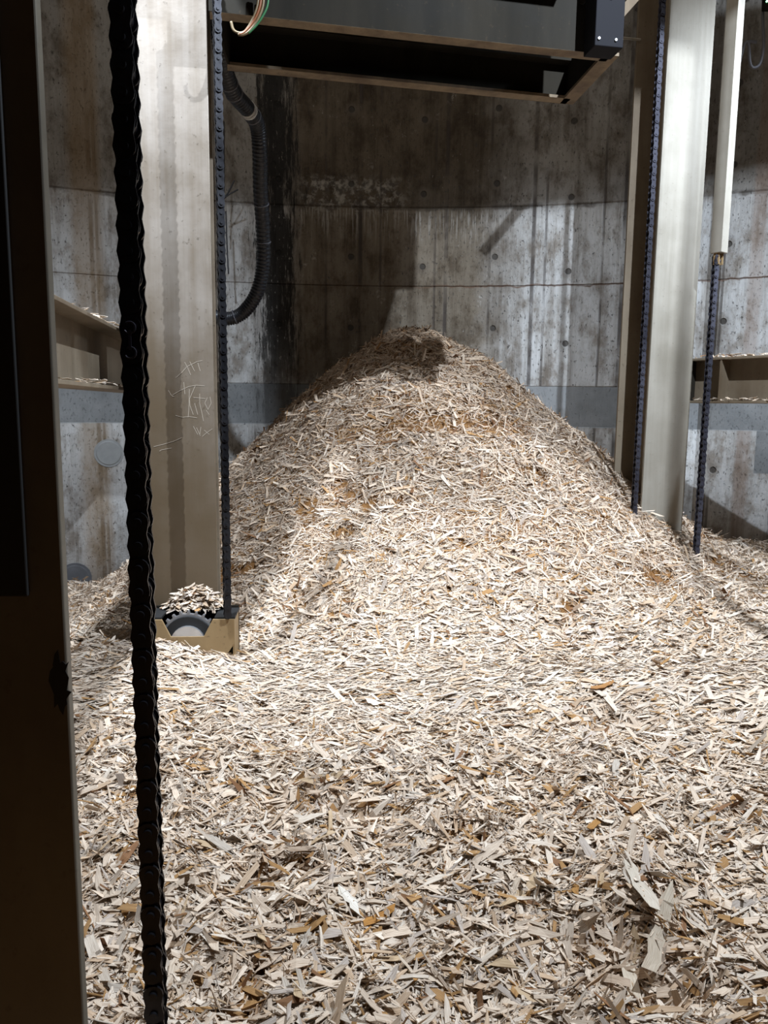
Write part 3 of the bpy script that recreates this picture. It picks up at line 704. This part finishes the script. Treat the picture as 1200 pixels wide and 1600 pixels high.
# left: runs from near the dark column back to the wall side
A = P(80, 604, 2.95); B = P(231, 615, 5.40); A2 = A + (A - B) * .55; zb_ = (A.z + B.z) / 2
A2.z = B.z = zb_
le, lrz, lL = i_beam('brown steel beam running along the wall behind the heavy near chain', A2, B, .295, .22)
MB().box((lL + .006, 0, .147), (.012, .22, .30)).build('end_plate', M['frame'], le)
B = P(1085, 630, 5.40); A = P(1200, 627, 4.98); A2 = B + (A - B) * 2.6; A2.z = B.z
re2, rrz, rL = i_beam('brown steel beam beyond the brightly lit column with chips along its ledge', B, A2, .300, .22)
MB().box((-.006, 0, .15), (.012, .22, .30)).build('end_plate', M['frame'], re2)
MB().box((.24, .055, .15), (.012, .10, .268)).build('stiffener', M['beam'], re2)
MB().box((.24, -.055, .15), (.012, .10, .268)).build('stiffener', M['beam'], re2)
def ledge(o, rz, L, h, l0, l1, lo_only=False):
    def fn(n):
        l = rng.uniform(l0, l1, n); s_ = rng.uniform(-.10, .10, n); top = rng.random(n) < .55
        z = np.where(top, h + .004, .020) + rng.random(n) * .014
        x = o.location.x + math.cos(rz) * l - math.sin(rz) * s_; y = o.location.y + math.sin(rz) * l + math.cos(rz) * s_
        return x, y, o.location.z + z, np.tile([[0., 0, 1.]], (n, 1))
    return fn
chip_clump('wood_chip_litter', 'thin litter of wood chips on the ledges of the beam behind the near chain', ledge(le, lrz, lL, .295, lL * .35, lL - .05), 420)
chip_clump('wood_chip_litter', 'thin litter of wood chips on the ledges of the beam beyond the brightly lit column', ledge(re2, rrz, rL, .30, .03, rL), 300)

# ------------------------------------------------------------------ lift platform overhead
e = empty('lift_platform', (0, 0, 0))
NL, NR = P(330, 25, 3.46), P(955, 88, 3.82)
FL, FR = P(360, 108, 4.03), P(885, 158, 4.40)
zb_p = (NL.z + NR.z + FL.z + FR.z) / 4
for q in (NL, NR, FL, FR): q.z = zb_p
ext = (NL - NR).normalized() * .01; NL2, FL2 = NL + ext, FL + ext
up = Vector((0, 0, 1))
hN, hF = 1.25, .20
MB().bar(NL2 + up * hN / 2, NR + up * hN / 2, .012, hN).build('side_panel', M['frame'], e)
inw = (FL - NL).normalized()
MB().bar(NL2 + inw * .03 + up * .006, NR + inw * .03 + up * .006, .07, .014).build('lower_flange', M['lit_brown'], e)
MB().bar(FL2 + up * hF / 2, FR + up * hF / 2, .010, hF).build('channel_web', M['frame'], e)
MB().bar(FL2 - inw * .035 + up * .006, FR - inw * .035 + up * .006, .07, .014).build('lower_flange', M['lit_brown'], e)
MB().bar(FL2 - inw * .035 + up * (hF - .006), FR - inw * .035 + up * (hF - .006), .07, .012).build('upper_flange', M['frame'], e)
MB().bar(NR + up * hF / 2, FR + up * hF / 2, .010, hF).build('end_web', M['frame'], e)
MB().bar(NL + up * .25, FL + up * .25, .010, .5).build('end_web', M['frame'], e)
MB().bar(NR + up * .006 + ext * -.02, FR + up * .006 + ext * -.02, .075, .014).build('lower_flange', M['lit_brown'], e)
mid0, mid1 = (NL2 + FL2) / 2 + up * (hF + .30), (NR + FR) / 2 + up * (hF + .30)
cn = -inw * .14 + up * .36
MB().bar(NL + cn, NR + (NL - NR) * .11 + cn, .28, .012).build('shade_plate', M['frame'], e)  # unseen plate added to keep lamp light off the side panel
MB().bar(mid0, mid1, (FL - NL).length, .012).build('deck_plate', M['frame'], e)
MB().bar(FL2 + inw * .25 + up * 1.2, FR + inw * .25 + up * 1.2, .012, 1.6).build('rear_panel', M['frame'], e)
for k in range(4):
    a = NR + (NL - NR) * ((k + .35) / 4); 
    MB().cyl(a - inw * .004 + up * .21, a - inw * .020 + up * .21, .014, 6).build('bolt', M['frame'], e)
tag(e, 'dark steel lift platform frame hanging overhead between the columns', 'platform')
c0 = P(942, 84, 3.72); e2 = empty('control_box', (c0.x, 3.72, c0.z + .004), RZ)
MB().box((0, 0, .45), (.135, .12, .90)).build('housing', M['black'], e2, bevel=.004)
for px, pz in ((-.05, .03), (.03, .03), (.03, .30), (-.05, .26), (0.0, .2)):
    MB().cyl((px, -.06, pz), (px, -.066, pz), .006, 8).build('screw', M['zinc'], e2)
tag(e2, 'narrow black box with small screws at the corner of the lift platform', 'box')
e3 = empty('diagonal_brace', P(985, 8, 4.7))
MB().bar((-.10, 0, -.10), (.25, .05, .30), .05, .008, (0, -1, 0)).build('strap', M['lit_brown'], e3)
tag(e3, 'short brown diagonal steel brace above the black control box', 'brace')
zr = P(985, 62, 5.5).z
MB().cyl((-.13, .41, zr), (-.27, .41, zr), .009, 8).build('rod', M['steel'], rc)

# ------------------------------------------------------------------ hose and wires
hp = [(338, 30, 4.35), (346, 75, 4.4), (352, 112, 4.5), (366, 146, 4.65), (388, 172, 4.85), (402, 196, 5.0), (406, 240, 5.1), (407, 300, 5.25), (411, 360, 5.4), (411, 415, 5.5), (401, 458, 5.55), (380, 488, 5.6), (355, 498, 5.6), (328, 490, 5.6), (305, 462, 5.6), (292, 400, 5.6), (288, 300, 5.6), (286, 150, 5.6), (285, -60, 5.6)]
path = spline([P(*q) for q in hp], 26)
e = empty('corrugated_hose', path[0])
loc = [p - path[0] for p in path]
MB().tube(loc, .046, 14, lambda i: .049 if i % 3 else .042).build('hose', M['hose'], e, True)
for k in (66, 78, 102, 106, 116, 190, 216, 300):
    d = (loc[k + 1] - loc[k]).normalized(); w_ = .006 if k in (102, 106) else .003
    MB().cyl(loc[k] - d * w_, loc[k] + d * w_, .052, 16).build('tie_wrap', M['white'] if k in (102, 106) else M['wire_grey'], e, True)
tag(e, 'black corrugated hose looping down from the platform behind the scratched column', 'hose')
wires = [('wire_orange', [(409, -20), (406, 10), (396, 34), (383, 50), (374, 54)], 'orange wire', .007), ('wire_tan', [(405, -20), (402, 10), (392, 36), (380, 51), (366, 48), (361, 34)], 'tan wire', .006),
         ('wire_green', [(420, -20), (418, 8), (410, 26), (400, 40), (388, 52)], 'green wire', .005), ('wire_tan', [(411, -20), (411, 8), (402, 32), (390, 48), (380, 54), (372, 54)], 'brown wire', .006)]
e = empty('wire_bundle', P(405, 0, 3.4))
for mt, pp, lb, r in wires:
    o = MB().tube([p - e.location for p in spline([P(x, y, 3.44) for x, y in pp], 8)], r, 6).build('wire', M[mt], e, True); o['label'] = lb
tag(e, 'loose loop of orange, tan and green wires dangling under the platform', 'wires')
e = empty('wire', P(352, 180, 6.3))
for pp in ([(350, 190), (350, 280), (349, 345)], [(353, 330), (355, 390), (357, 428)], [(347, 312), (356, 302), (366, 282)], [(347, 312), (358, 304), (372, 296)]):
    MB().tube([p - e.location for p in spline([P(x, y, 6.45) for x, y in pp], 6)], .006, 6).build('strand', M['wire_dark'], e, True)
tag(e, 'thin dark wire with forked ends hanging on the wall behind the slim chain', 'wire')
cp = spline([P(x, y, 5.65) for x, y in [(1193, -15), (1192, 30), (1193, 70), (1188, 98), (1178, 106), (1172, 98), (1170, 72), (1168, 66)]], 10)
e = empty('cable', cp[0]); MB().tube([p - cp[0] for p in cp], .010, 8).build('sheath', M['wire_grey'], e, True)
cp2 = spline([P(x, y, 5.65) for x, y in [(1182, 66), (1166, 66), (1160, 80), (1156, 96), (1150, 108)]], 8)
MB().tube([p - cp[0] for p in cp2], .010, 8).build('sheath', M['wire_grey'], e, True)
tag(e, 'grey cable hanging in a loop high on the wall beyond the guide bar', 'cable')
lp = P(1197, 6, 5.6); e = empty('lamp_housing', lp)
MB().box((.06, 0, .05), (.14, .09, .16)).build('housing', M['frame'], e, bevel=.006)
MB().box((.02, -.05, .05), (.03, .012, .12)).build('visor', M['black'], e)
MB().cyl((-.018, -.046, -.008), (-.018, -.052, -.008), .006, 10).build('indicator', M['led'], e)
tag(e, 'small lamp housing with a green indicator light high on the wall', 'lamp')
